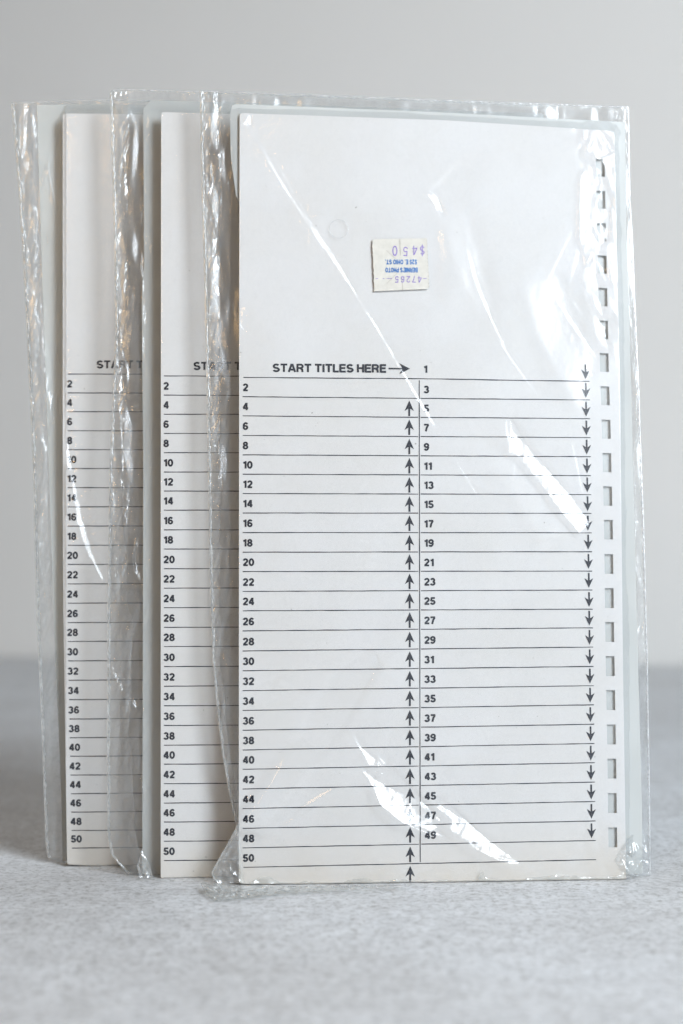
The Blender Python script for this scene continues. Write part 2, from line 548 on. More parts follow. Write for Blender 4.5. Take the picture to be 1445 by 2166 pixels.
def card_mesh(surf, name, slot_left, slot_w, y_scale=(1.0, 0.0), thick=0.0007, r_bl=10, xs_ref=1275):
    yt, yb = float(surf.yt(xs_ref)), float(surf.yb(xs_ref))
    T = list(np.linspace(0, 1, 60)) + list(np.linspace(0, .012, 6)) + list(np.linspace(.985, 1, 9))
    slots = []
    for y in SLOT_TOPS:
        y = y * y_scale[0] + y_scale[1]
        h = 37 + 5 * min(1, (y - 336) / 900)
        a, c = (y - yt) / (yb - yt), (y + h - yt) / (yb - yt)
        if c < .995 and a > 0:
            slots.append((a, c)); T = [q for q in T if not (a - .002 < q < c + .002)] + [a, (a + c) / 2, c]
    T = np.array(sorted(set(np.round(T, 6))))
    nL = 22
    base = np.concatenate([np.linspace(0, .012, 4)[:-1], np.linspace(.012, 1, nL)])
    X = []; Y = []
    for t in T:
        row = []
        y = yt + (yb - yt) * t
        xl = float(surf.xl(surf.yt(520) * (1 - t) + surf.yb(520) * t)); xr = float(surf.xr(y))
        sl = float(slot_left(y))
        xs = np.concatenate([xl + (sl - xl) * base, [sl + slot_w / 2, sl + slot_w], [sl + slot_w + (xr - sl - slot_w) * q for q in (.4, .8, .93, 1)]])
        ys = surf.yt(xs) * (1 - t) + surf.yb(xs) * t
        X.append(xs); Y.append(ys)
    X = np.array(X); Y = np.array(Y)
    # rounded, slightly worn corners
    for (cxn, cyn, r) in ((0, 0, 6), (0, 1, r_bl), (1, 0, 5), (1, 1, 3)):
        xe = X[:, 0] if cxn == 0 else X[:, -1]
        ye = Y[0] if cyn == 0 else Y[-1]
        sx_ = 1 if cxn == 0 else -1
        ycol = Y[:, 0] if cxn == 0 else Y[:, -1]
        y0 = ycol[0] if cyn == 0 else ycol[-1]
        for i in range(len(T)):
            d = abs(ycol[i] - y0)
            if d < r:
                ins = r - math.sqrt(max(0, r * r - (r - d) ** 2))
                n = X.shape[1]
                for j in range(n):
                    dj = (X[i, j] - xe[i]) * sx_
                    if 0 <= dj < r * 2.2:
                        X[i, j] += sx_ * ins * (1 - dj / (r * 2.2))
    Rn, Cn = X.shape
    fr = lift(surf.P(X, Y, 0), .0002); bk = lift(surf.P(X, Y, -thick), .0002)
    keep = np.ones((Rn - 1, Cn - 1), bool)
    js = len(base) - 1
    for a, c in slots:
        for i in range(Rn - 1):
            tm = (T[i] + T[i + 1]) / 2
            if a < tm < c:
                keep[i, js] = keep[i, js + 1] = False
    vs = np.concatenate([fr.reshape(-1, 3), bk.reshape(-1, 3)]); N = Rn * Cn
    fs = []
    e = {}
    for i in range(Rn - 1):
        for j in range(Cn - 1):
            if keep[i, j]:
                q = (i * Cn + j, (i + 1) * Cn + j, (i + 1) * Cn + j + 1, i * Cn + j + 1)
                fs.append(q); fs.append(tuple(N + k for k in reversed(q)))
                for k in range(4):
                    ed = (q[k], q[(k + 1) % 4]); e[ed] = e.get(ed, 0) + 1
    for (a, b_) in list(e):
        if (b_, a) not in e:
            fs.append((a, N + a, N + b_, b_))
    return mesh_obj(name, vs, fs, M_CARD)


C3_L = [798.3, 839, 879.6, 921, 962, 1003, 1044, 1085, 1126.5, 1168, 1209, 1251, 1292, 1334.5, 1377, 1418.8, 1461, 1503, 1544.8, 1586.5, 1627.5, 1669, 1710.6, 1752.4, 1793.8, 1835]
C3_R = [806.8, 846, 885.6, 925.6, 966, 1006, 1046, 1086, 1127, 1167, 1208, 1248, 1288.5, 1328, 1368.7, 1409.8, 1450.5, 1491, 1532, 1572.7, 1613.5, 1654.6, 1695.7, 1736.8, 1778, 1818.7]
C2_L = [795, 835.7, 876, 916.7, 957.3, 998.4, 1038.7, 1079, 1120.7, 1161.4, 1203, 1244, 1285.5, 1327, 1367.7, 1410, 1451.5, 1493, 1534.7, 1576.4, 1616.7, 1658, 1698.8, 1739, 1779.7, 1820.4]
C1_L = [791, 831, 870.6, 911, 951, 991, 1031.5, 1072, 1112.8, 1153.5, 1194, 1235, 1276, 1317, 1357, 1398, 1439, 1480, 1521, 1560.6, 1600, 1639.8, 1679, 1718, 1757, 1794]

S3 = Surf([(239, 507), (700, 506), (1868, 505)], [(277, 1300), (800, 1312), (1400, 1318), (1860, 1325)],
          [(507, 239), (940, 254), (1225, 272), (1300, 277)], [(505, 1870), (700, 1869), (1000, 1866), (1325, 1860)],
          (.5150, .5285, .5100, .5190), bow=.002, box=(507, 1300, 505, 1325, 258, 1866))
S2 = Surf([(237, 341), (1100, 340), (1862, 340)], [(262, 1125), (1852, 1145)],
          [(341, 237), (430, 239), (1125, 262)], [(340, 1863), (1145, 1856)],
          (.5260, .5390, .5210, .5330), bow=.0015, box=(341, 1125, 340, 1145, 248, 1860))
S1 = Surf([(240, 133), (1100, 133), (1300, 134), (1500, 137), (1700, 140), (1828, 142)], [(262, 920), (1845, 940)],
          [(133, 240), (230, 240), (925, 262)], [(142, 1829), (250, 1837), (940, 1843)],
          (.5400, .5520, .5410, .5540), bow=.001, box=(133, 920, 142, 940, 250, 1834))

G_CARD = 'index cards in the three packets'
card3 = card_mesh(S3, 'index_card', curve([(350, 1261), (800, 1270), (900, 1273.4), (1110, 1278), (1400, 1281.7), (1620, 1285.5), (1790, 1287.5)]), 18.3)
tag(card3, 'white title index card facing front whole, START TITLES HERE with both number columns', 'index card', G_CARD)
card2 = card_mesh(S2, 'index_card', curve([(262, 1085), (1850, 1105)]), 17.5, (.985, 8), xs_ref=1090)
tag(card2, 'white numbered index card half hidden, middle one between the two others', 'index card', G_CARD)
card1 = card_mesh(S1, 'index_card', curve([(262, 882), (1850, 900)]), 17, (.965, 22), r_bl=5, xs_ref=890)
tag(card1, 'white numbered index card at the far left and rear of the three', 'index card', G_CARD)


def line_y(L, R, xl, xr, i, x):
    return L[i] + (R[i] - L[i]) * (x - xl) / (xr - xl)


# front card: the whole form
c3 = lambda i, x: line_y(C3_L, C3_R, 513.6, 1254.0, i, x)
print_text(S3, 'START TITLES HERE', 577, 786.6, 17.3, 'printed_heading', card3, width=240, weight=.24, slope=.006, track=.085)
A0 = (822, 867.5, 779.6)
print_poly(S3, [[(822, 777.8), (853, 778.2), (853, 781.4), (822, 781.2)], [(844.5, 768), (867.5, 779.8), (844.5, 791.5), (852, 779.8)]], 'printed_arrow', card3)
for i in range(26):
    xs, xe = (515, 1247.5 + 13.5 * i / 25)
    if i in (0, 25):
        rule_line(S3, xs, c3(i, xs), 886.5, c3(i, 886.5) - (1.6 if i == 0 else 0), 2.0, 'ruled_line', card3, i)
        rule_line(S3, 886.6, c3(i, 886.5) - (1.6 if i == 0 else 0), xe, c3(i, xe), 2.0, 'ruled_line', card3, 60 + i)
    else:
        rule_line(S3, xs - 1.5, c3(i, xs), 884.5 + 1.6 * i / 25, c3(i, 885), 1.9, 'ruled_line', card3, i)
        rule_line(S3, 889.5 + 2 * i / 25, c3(i, 890), xe, c3(i, xe), 1.9, 'ruled_line', card3, 60 + i)
rule_line(S3, 886.8, 804.5, 889.2, 1824, 2.0, 'dividing_line', card3, 99, vertical=True)
for i in range(25):
    n = 2 * i + 2
    sl = (C3_R[i] - C3_L[i]) / 740.
    print_text(S3, str(n), 513.8, C3_L[i + 1] - 12.0, 15.6, 'printed_number', card3, weight=.25, slope=sl, sxy=1.08, track=.085)
    m = 2 * i + 1
    yb_ = 788.5 if i == 0 else c3(i, 897) - 11.0
    print_text(S3, str(m), 896.4 + 2.4 * i / 25, yb_, 15.6, 'printed_number', card3, weight=.25, slope=sl, sxy=1.08, track=.085)
    x = 865.8 + 2.2 * i / 25                                    # arrows that run up the left column
    y = c3(i + 1, x) + 4.6
    print_poly(S3, [[(x - 2.1, y + 15), (x + 2.1, y + 15), (x + 2.1, y + 33), (x - 2.1, y + 33)],
                    [(x, y), (x + 10, y + 22.5), (x + .02, y + 16.2), (x - 10, y + 22.5)]], 'up_arrow', card3)
    y = (806.8 if i == 0 else C3_R[i]) - 4.6                     # and down the right one
    x = float(np.interp(y, [800, 1300, 1760], [1238.8, 1246.6, 1251.6]))
    print_poly(S3, [[(x - 2.0, y - 31.5), (x + 1.6, y - 31.5), (x + 2.0, y - 14), (x - 1.7, y - 14)],
                    [(x, y), (x - 9.5, y - 20.5), (x, y - 14.6), (x + 9.5, y - 20.5)]], 'down_arrow', card3)

for surf, card, L, x0, xe, dx in ((S2, card2, C2_L, 347, 1085, 0.0), (S1, card1, C1_L, 143.5, 880, 9.0)):
    w0 = .985 if card is card2 else .955
    for i in range(26):
        q = i / 25
        sl = -.013 * q + (.004 if card is card2 else .003)
        xs = x0 + dx * max(0, (q - .55) / .45)
        rule_line(surf, xs, L[i], xe, L[i] + sl * (xe - xs), 1.9, 'ruled_line', card, 200 + i)
        if i < 25:
            print_text(surf, str(2 * i + 2), xs - (1.0 if card is card2 else 1.5), L[i + 1] - 11.8, 15.4 * w0 / .985, 'printed_number', card, weight=.25, slope=sl, sxy=1.08, track=.085)
    hx = 409.5 if card is card2 else 204.5
    print_text(surf, 'START TITLES HERE', hx, L[0] - (12.5 if card is card2 else 12), 17.1 * w0, 'printed_heading', card, width=237 * w0, weight=.24, track=.085)


# ------------------------------------------------------------------ frosted vinyl pages behind the cards
def page(surf, name, xl, xr, yt, yb, back, thick, label, ripple, seed, vm=None):
    s = Surf(xl, xr, yt, yb, [1 / q for q in surf.inv], bow=surf.bow, box=surf.box)
    S = np.concatenate([np.linspace(0, .25, 50)[:-1], np.linspace(.25, .9, 16)[:-1], np.linspace(.9, 1, 16)]); T = np.linspace(0, 1, 120)
    X, Y = s.grid(S, T)
    rp = ripple * (vnoise(X / 90, Y / 420, seed) * .7 + .3 * vnoise(X / 30, Y / 160, seed + 1))
    edge = np.minimum(S, 1 - S)[None, :] * 800
    rp = rp * np.exp(-edge / 60)
    off = -back + rp
    fr = lift(s.P(X, Y, off), .0003); bk = lift(s.P(X, Y, off - thick), .0003)
    R, C = X.shape; N = R * C
    fs = []
    for i in range(R - 1):
        for j in range(C - 1):
            q = (i * C + j, (i + 1) * C + j, (i + 1) * C + j + 1, i * C + j + 1)
            fs += [q, tuple(N + k for k in reversed(q))]
    for i in range(R - 1):
        a, b_ = i * C, (i + 1) * C
        fs += [(a, N + a, N + b_, b_), (a + C - 1, b_ + C - 1, N + b_ + C - 1, N + a + C - 1)]
    for j in range(C - 1):
        a = j; fs += [(a, a + 1, N + a + 1, N + a)]
        a = (R - 1) * C + j; fs += [(a, N + a, N + a + 1, a + 1)]
    o = mesh_obj(name, np.concatenate([fr.reshape(-1, 3), bk.reshape(-1, 3)]), fs, vm or M_VINYL, smooth=False)
    tag(o, label, 'vinyl page', 'vinyl pages behind the cards')
    return o


page(S3, 'vinyl_page', [(222, 492), (238, 487), (330, 488), (420, 500), (430, 507), (1860, 515)],
     [(250, 1322), (500, 1326), (800, 1335), (1100, 1342), (1400, 1350), (1700, 1358), (1862, 1360)],
     [(487, 224), (500, 220), (900, 236), (1322, 258)], [(487, 1868), (1360, 1848)], .0012, .0008,
     'frosted vinyl page behind the large front card, its pale edge showing at the right', .0005, 31, M_VINYL_PALE)
page(S2, 'vinyl_page', [(213, 318), (230, 303), (560, 305), (640, 300), (1000, 303), (1884, 301)], [(240, 1150), (1850, 1175)],
     [(303, 216), (320, 213), (500, 216), (1150, 240)], [(301, 1858), (1175, 1850)], .0054, .0012,
     'frosted vinyl page with a cut corner, left edge showing between the left and middle cards', .0006, 33)
page(S1, 'vinyl_page', [(218, 78), (600, 90), (1000, 104), (1400, 117), (1550, 124), (1700, 130), (1810, 132)], [(240, 945), (1840, 965)],
     [(78, 222), (235, 219), (945, 243)], [(132, 1822), (965, 1840)], .0054, .0012,
     'greenish frosted vinyl page behind the rearmost card at the far left', .0012, 35)


# ------------------------------------------------------------------ film with creases
def poly_dist(X, Y, pts):
    """signed distance to an open polyline (positive to the right-hand side on the picture, going along it) and the run along it"""
    best = np.full(X.shape, 1e9); sg = np.zeros(X.shape); run = np.zeros(X.shape); beyond = np.zeros(X.shape)
    tot = sum(math.dist(pts[i], pts[i + 1]) for i in range(len(pts) - 1)); acc = 0
    for i in range(len(pts) - 1):
        (x0, y0), (x1, y1) = pts[i], pts[i + 1]
        L = math.dist(pts[i], pts[i + 1]); ux, uy = (x1 - x0) / L, (y1 - y0) / L
        t = (X - x0) * ux + (Y - y0) * uy
        tc_ = np.clip(t, 0, L)
        d = np.hypot(X - x0 - tc_ * ux, Y - y0 - tc_ * uy)
        s = -((X - x0) * uy - (Y - y0) * ux)
        m = d < best
        best = np.where(m, d, best); sg = np.where(m, np.sign(s) * d, sg); run = np.where(m, (acc + tc_) / tot, run)
        acc += L
    return -sg, run


SURF = None
BASE = None


def need(px, py, target):
    """slopes (right, up) that film at this spot needs to mirror target to the viewer"""
    P = SURF.P(px, py); Pr = SURF.P(px + 5, py); Pu = SURF.P(px, py - 5)
    n0 = np.cross(Pr - P, Pu - P); n0 = n0 / np.linalg.norm(n0)
    n0 = n0 if n0[1] < 0 else -n0
    a = np.array(target) - P; a /= np.linalg.norm(a)
    b_ = np.array([0, 0, CAM_H]) - P; b_ /= np.linalg.norm(b_)
    n = a + b_
    k = int(np.argmin((BASE[0] - px) ** 2 + (BASE[1] - py) ** 2))
    return n[0] / -n[1] - n0[0] / -n0[1] + BASE[2].flat[k], n[2] / -n[1] - n0[2] / -n0[1] - BASE[3].flat[k]


def crease(H, X, Y, pts, wid, slope, fall=2.5, taper=.12, target=None):
    """raise a ridge whose side of width wid leans by slope; wid may be a list along the run"""
    x = [p[0] for p in pts]; y = [p[1] for p in pts]
    wm = max(wid) if isinstance(wid, (list, tuple)) else wid
    pad = wm * fall * 3 + 12
    m = (X > min(x) - pad) & (X < max(x) + pad) & (Y > min(y) - pad) & (Y < max(y) + pad)
    if not m.any():
        return
    Xm, Ym = X[m], Y[m]
    d, r = poly_dist(Xm, Ym, pts)
    wd = np.interp(r, np.linspace(0, 1, len(wid)), wid) if isinstance(wid, (list, tuple)) else wid
    xm = float(np.mean(x)); ym = float(np.mean(y)); rr, uu = [], []
    for (xa, ya), (xb, yb_) in zip(pts[:-1], pts[1:]):         # lean each stretch to what it has to mirror
        L = math.hypot(xb - xa, yb_ - ya); pr = (-(yb_ - ya) * -1 / L, (xb - xa) / L)
        nr, nu = need((xa + xb) / 2, (ya + yb_) / 2, target or WIN)
        rr.append(nr * pr[0] + nu * pr[1])
    run_mid = np.linspace(0, 1, 2 * len(rr) + 1)[1::2]
    slope = np.interp(r, run_mid, rr) * (slope / .24)
    wd = wd * .8 * (1 + .35 * vnoise(Xm / 9, Ym / 9, 77))
    core = np.clip(d, -wd / 2, wd / 2)
    fallm = np.exp(-(np.maximum(np.abs(d) - wd / 2, 0) / (wd * fall)) ** 2)
    end = sstep(0, taper, r) * sstep(0, taper, 1 - r) if taper > 0 else 1
    H[m] -= slope * core * fallm * end * 1.0


def facet(H, X, Y, pts, tilt, soft=8, target=None):
    """a flat patch of film inside the polygon pts tilted by the slopes tilt = (right, up)"""
    p = np.array(pts, float); cx, cy = p.mean(0)
    pad = soft * 3
    m = (X > p[:, 0].min() - pad) & (X < p[:, 0].max() + pad) & (Y > p[:, 1].min() - pad) & (Y < p[:, 1].max() + pad)
    if not m.any():
        return
    Xm, Ym = X[m], Y[m]
    inside = np.zeros(Xm.shape, bool); dist = np.full(Xm.shape, 1e9)
    n = len(p)
    for i in range(n):
        x0, y0 = p[i]; x1, y1 = p[(i + 1) % n]
        c = ((y0 > Ym) != (y1 > Ym)) & (Xm < (x1 - x0) * (Ym - y0) / (y1 - y0 + 1e-9) + x0)
        inside ^= c
        L2 = (x1 - x0) ** 2 + (y1 - y0) ** 2
        t = np.clip(((Xm - x0) * (x1 - x0) + (Ym - y0) * (y1 - y0)) / L2, 0, 1)
        dist = np.minimum(dist, np.hypot(Xm - x0 - t * (x1 - x0), Ym - y0 - t * (y1 - y0)))
    nr, nu = need(cx, cy, target or WIN)
    g = tilt[0] / .20; tilt = (nr * g, nu * g)
    k = np.where(inside, 1.0, np.exp(-(dist / soft) ** 2))
    hh = -(tilt[0] * (Xm - cx) - tilt[1] * (Ym - cy))       # normal leans to the right when the sheet recedes to the right
    H[m] += hh * k + k * (min(1.0, soft / 6) if soft < 12 else .22) * (.55 * facets((Xm + .4 * Ym) / 11, (Ym - .4 * Xm) / 30, 811) + .16 * facets(Xm / 5, Ym / 9, 812))


def rim(S, T, width):
    return np.minimum((np.minimum(S, 1 - S) * width)[None, :], (np.minimum(T, 1 - T) * 1660)[:, None])


PX = 0.000171     # metres per photo pixel at the packets


def side_fold(s, root, spec, seed):
    """the doubled, crinkled strip of film along the left seam"""
    ys = np.arange(spec[0][0] + 2, spec[-1][0], 2.0); q = np.array(spec, float)
    wd = np.interp(ys, q[:, 0], q[:, 1]) * (1 + .22 * vnoise(ys / 70, ys * 0 + .5, seed) + .06 * vnoise(ys / 9, ys * 0 + .5, seed + 1))
    am = np.interp(ys, q[:, 0], q[:, 2])[:, None]
    t = np.linspace(0, 1, 26)[None, :]
    Y = ys[:, None] + 0 * t; X = s.xl(Y) + 1.5 + wd[:, None] * t
    H = facets((X + 5 * vnoise(X / 20, Y / 50, seed)) / 14, Y / 90, seed + 50) + .4 * facets((X + .3 * Y) / 7, Y / 38, seed + 51) + .06 * facets(X / 4, Y / 7, seed + 52)
    off = -s.seam + .0003 + .0036 * t * wd[:, None] / 90 + PX * am * H * np.minimum(1, t * 4 + .1) + .0007 * np.minimum(1, t * 5)
    o = grid_obj('side_fold', lift(s.P(X, Y, off), .0006), M_FOLD); keep_world(o, root)


def bag(surf, outline, card_box, step, fine_to, wr, seed, fold, seam_back=.0062, label='', off_in=.0011):
    global SURF
    SURF = surf
    xl, xr, yt, yb = outline
    s = Surf(xl, xr, yt, yb, [1 / q for q in surf.inv], bow=surf.bow, box=surf.box)
    s.seam = seam_back
    root = empty('plastic_bag', tuple(surf.P(card_box[0](1860.), 1860.).astype(float) * np.array([1, 1, 0])))
    tag(root, label, 'plastic bag', 'clear plastic bags round the cards')
    width = max(p[1] for p in xr) - min(p[1] for p in xl)
    nf = int((fine_to) / step)
    f = fine_to / width
    S = np.linspace(0, 1, int(width / step)) if f > .95 else np.concatenate([np.linspace(0, f, nf)[:-1], np.linspace(f, 1, 90)])
    T = np.linspace(0, 1, int(1660 / step))
    X, Y = s.grid(S, T)
    cl, cr_, ct, cb = card_box          # functions: card left(y), right(y), top(x), bottom(x)
    CL, CR, CT, CB = cl(Y), cr_(Y), ct(X), cb(X)
    BL, BR, BT, BB = s.xl(Y), s.xr(Y), s.yt(X), s.yb(X)
    mL = np.clip((CL - X) / (CL - BL + 1e-6), 0, 1); mR = np.clip((X - CR) / (BR - CR + 1e-6), 0, 1)
    mT = np.clip((CT - Y) / (CT - BT + 1e-6), 0, 1); mB = np.clip((Y - CB) / (BB - CB + 1e-6), 0, 1)
    m = 1 - (1 - mL) * (1 - mR) * (1 - mT) * (1 - mB)
    base = off_in + (-seam_back - off_in) * (1 - (1 - m) ** 1.8)
    global BASE
    BASE = (X[::4, ::4], Y[::4, ::4], (np.gradient(base, axis=1) / np.gradient(X, axis=1))[::4, ::4] / PX, (np.gradient(base, axis=0) / np.gradient(Y, axis=0))[::4, ::4] / PX)
    H = np.zeros_like(X)
    wr(H, X, Y, m, (mL, mR, mT, mB))
    # the film is pinned at the seam and kept clear of the card
    pin = np.minimum(1, rim(S, T, width) / 10 + .12)
    OFF = base + H * PX * pin
    floor_in = np.where(m < .02, .00035, -seam_back - .0004 + (1 - m) * .002)
    OFF = np.maximum(OFF, floor_in)
    P = lift(s.P(X, Y, OFF), .0005)
    fr = grid_obj('front_film', P, M_FILM); keep_world(fr, root)
    # back film
    Sb = np.linspace(0, 1, 240); Tb = np.linspace(0, 1, 360)
    Xb, Yb = s.grid(Sb, Tb)
    edge = rim(Sb, Tb, width)
    ob = -seam_back - .0012 * sstep(0, 70, edge) + PX * 2.4 * (facets(Xb / 22, Yb / 70, seed + 5) + .8 * vnoise(Xb / 60, Yb / 200, seed + 6)) * sstep(0, 12, edge)
    bk = grid_obj('back_film', lift(s.P(Xb, Yb, ob), .0004), M_FILMB); keep_world(bk, root)
    # sealed edge: a narrow lumpy strip all round
    def strip(ex, ey, inx, iny, wd, name, sd):
        n = len(ex); r = np.random.default_rng(sd)
        j1 = r.uniform(.6, 1.5, n) * wd; bump_ = r.uniform(-1, 1, n) * PX * .9
        A = s.P(ex - inx * .7, ey - iny * .7, -seam_back + bump_ * .3)
        B = s.P(ex + inx * j1 * .5, ey + iny * j1 * .5, -seam_back + PX * 1.3 + bump_)
        Cc = s.P(ex + inx * j1, ey + iny * j1, -seam_back + PX * .3)
        g = np.stack([A, B, Cc], 0)
        o = grid_obj(name, lift(g, .0005), M_SEAM); keep_world(o, root)
    ys = np.linspace(float(s.yt(xl[0][1])) + 1, xl[-1][0], 420)
    strip(s.xl(ys), ys, 1.0, 0.0, 4.5, 'side_seam', seed)
    side_fold(s, root, fold, seed)
    ys = np.linspace(float(s.yt(xr[0][1])) + 1, xr[-1][0], 420)
    strip(s.xr(ys), ys, -1.0, 0.0, 3.0, 'side_seam', seed + 1)
    xs = np.linspace(xl[0][1], xr[0][1], 400)
    strip(xs, s.yt(xs), 0.0, 1.0, 1.6, 'top_seam', seed + 2)
    if seed == 100:                                         # puckered film along the foot of the front card
        xs = np.linspace(508, 1340, 420); r = np.random.default_rng(9); t = np.linspace(0, 1, 14)[:, None]
        hgt = 8 + 9 * np.abs(vnoise(xs / 47, xs * 0, 91)) + 5 * np.abs(vnoise(xs / 15, xs * 0, 93)) * sstep(-.2, .5, vnoise(xs / 80, xs * 0, 94)) + 18 * np.exp(-((xs - 1020) / 6) ** 2) + 10 * np.exp(-((xs - 560) / 30) ** 2)
        X2 = xs[None, :] + 0 * t; Y2 = np.interp(X2, [505, 900, 1100, 1340], [1880, 1876, 1872, 1862]) - t * hgt[None, :]
        o2 = .0016 + PX * 3.2 * facets((X2 + 12 * vnoise(X2 / 40, Y2 / 20, 95)) / 19, Y2 / 9 + t, 92) * np.minimum(1, 5 * np.minimum(t, 1 - t) + .2)
        o = grid_obj('bottom_pucker', lift(s.P(X2, Y2, o2), .0009), M_SEAM2); keep_world(o, root)
    return root, s


def margin_crumple(H, X, Y, m, seed, amp, sx_=16, sy_=70):
    """crumpled film in the margins beside a card: long vertical facets and small pinches"""
    wx = X + 10 * vnoise(X / 60, Y / 90, seed + 1)
    k = sstep(.0, .35, m)
    H += amp * k * (1.0 * facets(wx / sx_, Y / sy_, seed) + .55 * facets(wx / (sx_ * .5), Y / (sy_ * .35), seed + 2) + .20 * facets((wx + .3 * Y) / 7, Y / 26, seed + 3) + .04 * facets(X / 3.6, Y / 6, seed + 6))
    k2 = sstep(.70, .97, m)
    H += amp * .30 * k2 * facets(X / 6, Y / 7, seed + 4)


def wr3(H, X, Y, m, ms):
    mL, mR, mT, mB = ms
    H += 3.0 * vnoise(X / 260, Y / 380, 11) + 1.7 * vnoise((X + .5 * Y) / 95, (Y - .4 * X) / 260, 12) + .16 * facets((X + .6 * Y) / 45, (Y - .6 * X) / 130, 13)
    margin_crumple(H, X, Y, mL, 40, 4.6, 17, 95)
    margin_crumple(H, X, Y, mR, 60, 4.0, 11, 130)
    margin_crumple(H, X, Y, mT * .5, 80, 1.0, 60, 14)
    # crumpled right shoulder beside the punched slots
    k = sstep(1215, 1262, X) * sstep(800, 640, Y) * sstep(215, 260, Y)
    H += k * (4.2 * facets((X + .25 * Y) / 34, (Y - .2 * X) / 75, 14) + 1.7 * facets((X - .3 * Y) / 15, Y / 34, 15))
    k = sstep(1200, 1250, X) * sstep(345, 300, Y)
    H += k * (3.2 * facets((X + .55 * Y) / 17, (Y - .5 * X) / 44, 16))
    k = sstep(1255, 1295, X) * sstep(350, 300, Y)
    H += k * (4.5 * facets((X - .3 * Y) / 13, (Y + .3 * X) / 30, 19))
    k = sstep(1150, 1290, X) * sstep(1700, 1760, Y)
    H += k * 2.4 * facets((X - .6 * Y) / 22, (Y + .5 * X) / 34, 17)
    crease(H, X, Y, [(1318, 1778), (1330, 1800), (1336, 1824)], [6, 12, 6], .22, 1.6, .1)
    crease(H, X, Y, [(1340, 1768), (1348, 1790), (1350, 1816)], [5, 9, 5], .22, 1.6, .1)
    crease(H, X, Y, [(1365, 1768), (1369, 1806)], 5, .24, 2, .1)
    facet(H, X, Y, [(1230, 372), (1258, 348), (1286, 420), (1284, 505), (1244, 556), (1226, 500)], (.19, .1), 6)
    facet(H, X, Y, [(1232, 268), (1256, 244), (1296, 318), (1272, 330), (1242, 318)], (.19, .1), 5)
    rr = np.random.default_rng(55)                          # fine stray creases all over the front
    for _ in range(46):
        cx_, cy_ = rr.uniform(525, 1250), rr.uniform(270, 1840)
        if 690 < cx_ < 930 and 440 < cy_ < 640:
            continue
        an = radians(rr.choice([rr.uniform(50, 80), rr.uniform(95, 125)])); ln = rr.uniform(14, 70)
        dx_, dy_ = cos(an) * ln / 2, sin(an) * ln / 2
        crease(H, X, Y, [(cx_ - dx_, cy_ - dy_), (cx_ + rr.uniform(-3, 3), cy_), (cx_ + dx_, cy_ + dy_)], rr.uniform(1.8, 3.2), rr.uniform(.13, .24), 3, .2)
    crease(H, X, Y, [(1322, 420), (1330, 620), (1338, 840), (1344, 1060)], [6, 9, 8, 5], .2, 1.6, .1)
    crease(H, X, Y, [(1340, 980), (1350, 1180), (1354, 1400), (1360, 1640)], [5, 7, 9, 5], .2, 1.6, .1)
    crease(H, X, Y, [(1312, 330), (1322, 420), (1330, 520)], [4, 5, 4], .24, 2, .1)
    k = sstep(1290, 1330, X) * sstep(1755, 1790, Y)
    H += k * (2.2 * facets((X - .4 * Y) / 14, (Y + .3 * X) / 24, 28) + 1.5 * facets(X / 7, Y / 9, 29))
    k = sstep(1790, 1850, Y)
    H += k * 2.2 * facets(X / 30, (Y + .15 * X) / 14, 18)
    # creases
    s = .24
    crease(H, X, Y, [(517, 252), (540, 290), (560, 322), (585, 368), (612, 412), (700, 540), (800, 700), (905, 880)], [5, 9, 9, 12, 4, 4, 4, 6], s, 1.6, .03)
    crease(H, X, Y, [(528, 262), (590, 352), (640, 440), (735, 590), (830, 745), (926, 912)], [3, 4, 3, 3, 3, 9], s, 2.2, .03)
    facet(H, X, Y, [(513, 262), (530, 246), (531, 264), (522, 262)], (.22, .12), 3)
    crease(H, X, Y, [(1026, 312), (960, 352), (903, 412)], [4, 7, 7], .2, 2.2, .1)
    facet(H, X, Y, [(903, 410), (925, 418), (938, 452)], (.22, .10), 4)
    facet(H, X, Y, [(908, 480), (914, 482), (924, 508)], (.2, .1), 3)
    crease(H, X, Y, [(988, 522), (1010, 602), (1040, 676), (1073, 745)], [3, 5, 5, 3], s, 3, .1)
    facet(H, X, Y, [(1083, 893), (1077, 956), (1098, 966), (1150, 1030), (1190, 1086), (1226, 1127), (1243, 1104), (1205, 1048), (1150, 985), (1112, 940)], (.19, .11), 7)
    crease(H, X, Y, [(1209, 932), (1222, 990), (1234, 1052)], 3, s, 3, .1)
    crease(H, X, Y, [(1000, 1017), (1040, 1035), (1085, 1048)], 3, .2, 3, .1)
    crease(H, X, Y, [(1214, 484), (1190, 530), (1158, 598)], [4, 6, 4], .2, 2.5, .1)
    crease(H, X, Y, [(1258, 432), (1228, 520), (1205, 600), (1208, 632)], [5, 6, 8, 4], .2, 2.2, .1)
    crease(H, X, Y, [(1176, 628), (1215, 690), (1262, 758)], [4, 6, 6], s, 2.5, .1)
    crease(H, X, Y, [(1208, 632), (1250, 685), (1290, 742)], [6, 14, 8], s, 2.0, .1)
    crease(H, X, Y, [(1040, 700), (1110, 800), (1155, 858)], 3, s * .7, 4, .2)
    crease(H, X, Y, [(963, 972), (990, 1015), (1012, 1052)], 2.4, s, 4, .1)
    facet(H, X, Y, [(754, 1554), (776, 1590), (792, 1604), (806, 1620), (800, 1640), (782, 1622), (768, 1592)], (.2, .11), 4)
    facet(H, X, Y, [(812, 1586), (818, 1600), (815, 1636), (804, 1640), (800, 1612)], (.2, .11), 4)
    facet(H, X, Y, [(776, 1632), (830, 1634), (880, 1680), (935, 1740), (905, 1762), (850, 1740), (805, 1704)], (.19, .11), 8)
    facet(H, X, Y, [(930, 1694), (960, 1716), (1000, 1748), (1032, 1778), (1090, 1824), (1070, 1826), (1010, 1796), (962, 1764), (926, 1730)], (.18, .11), 8)
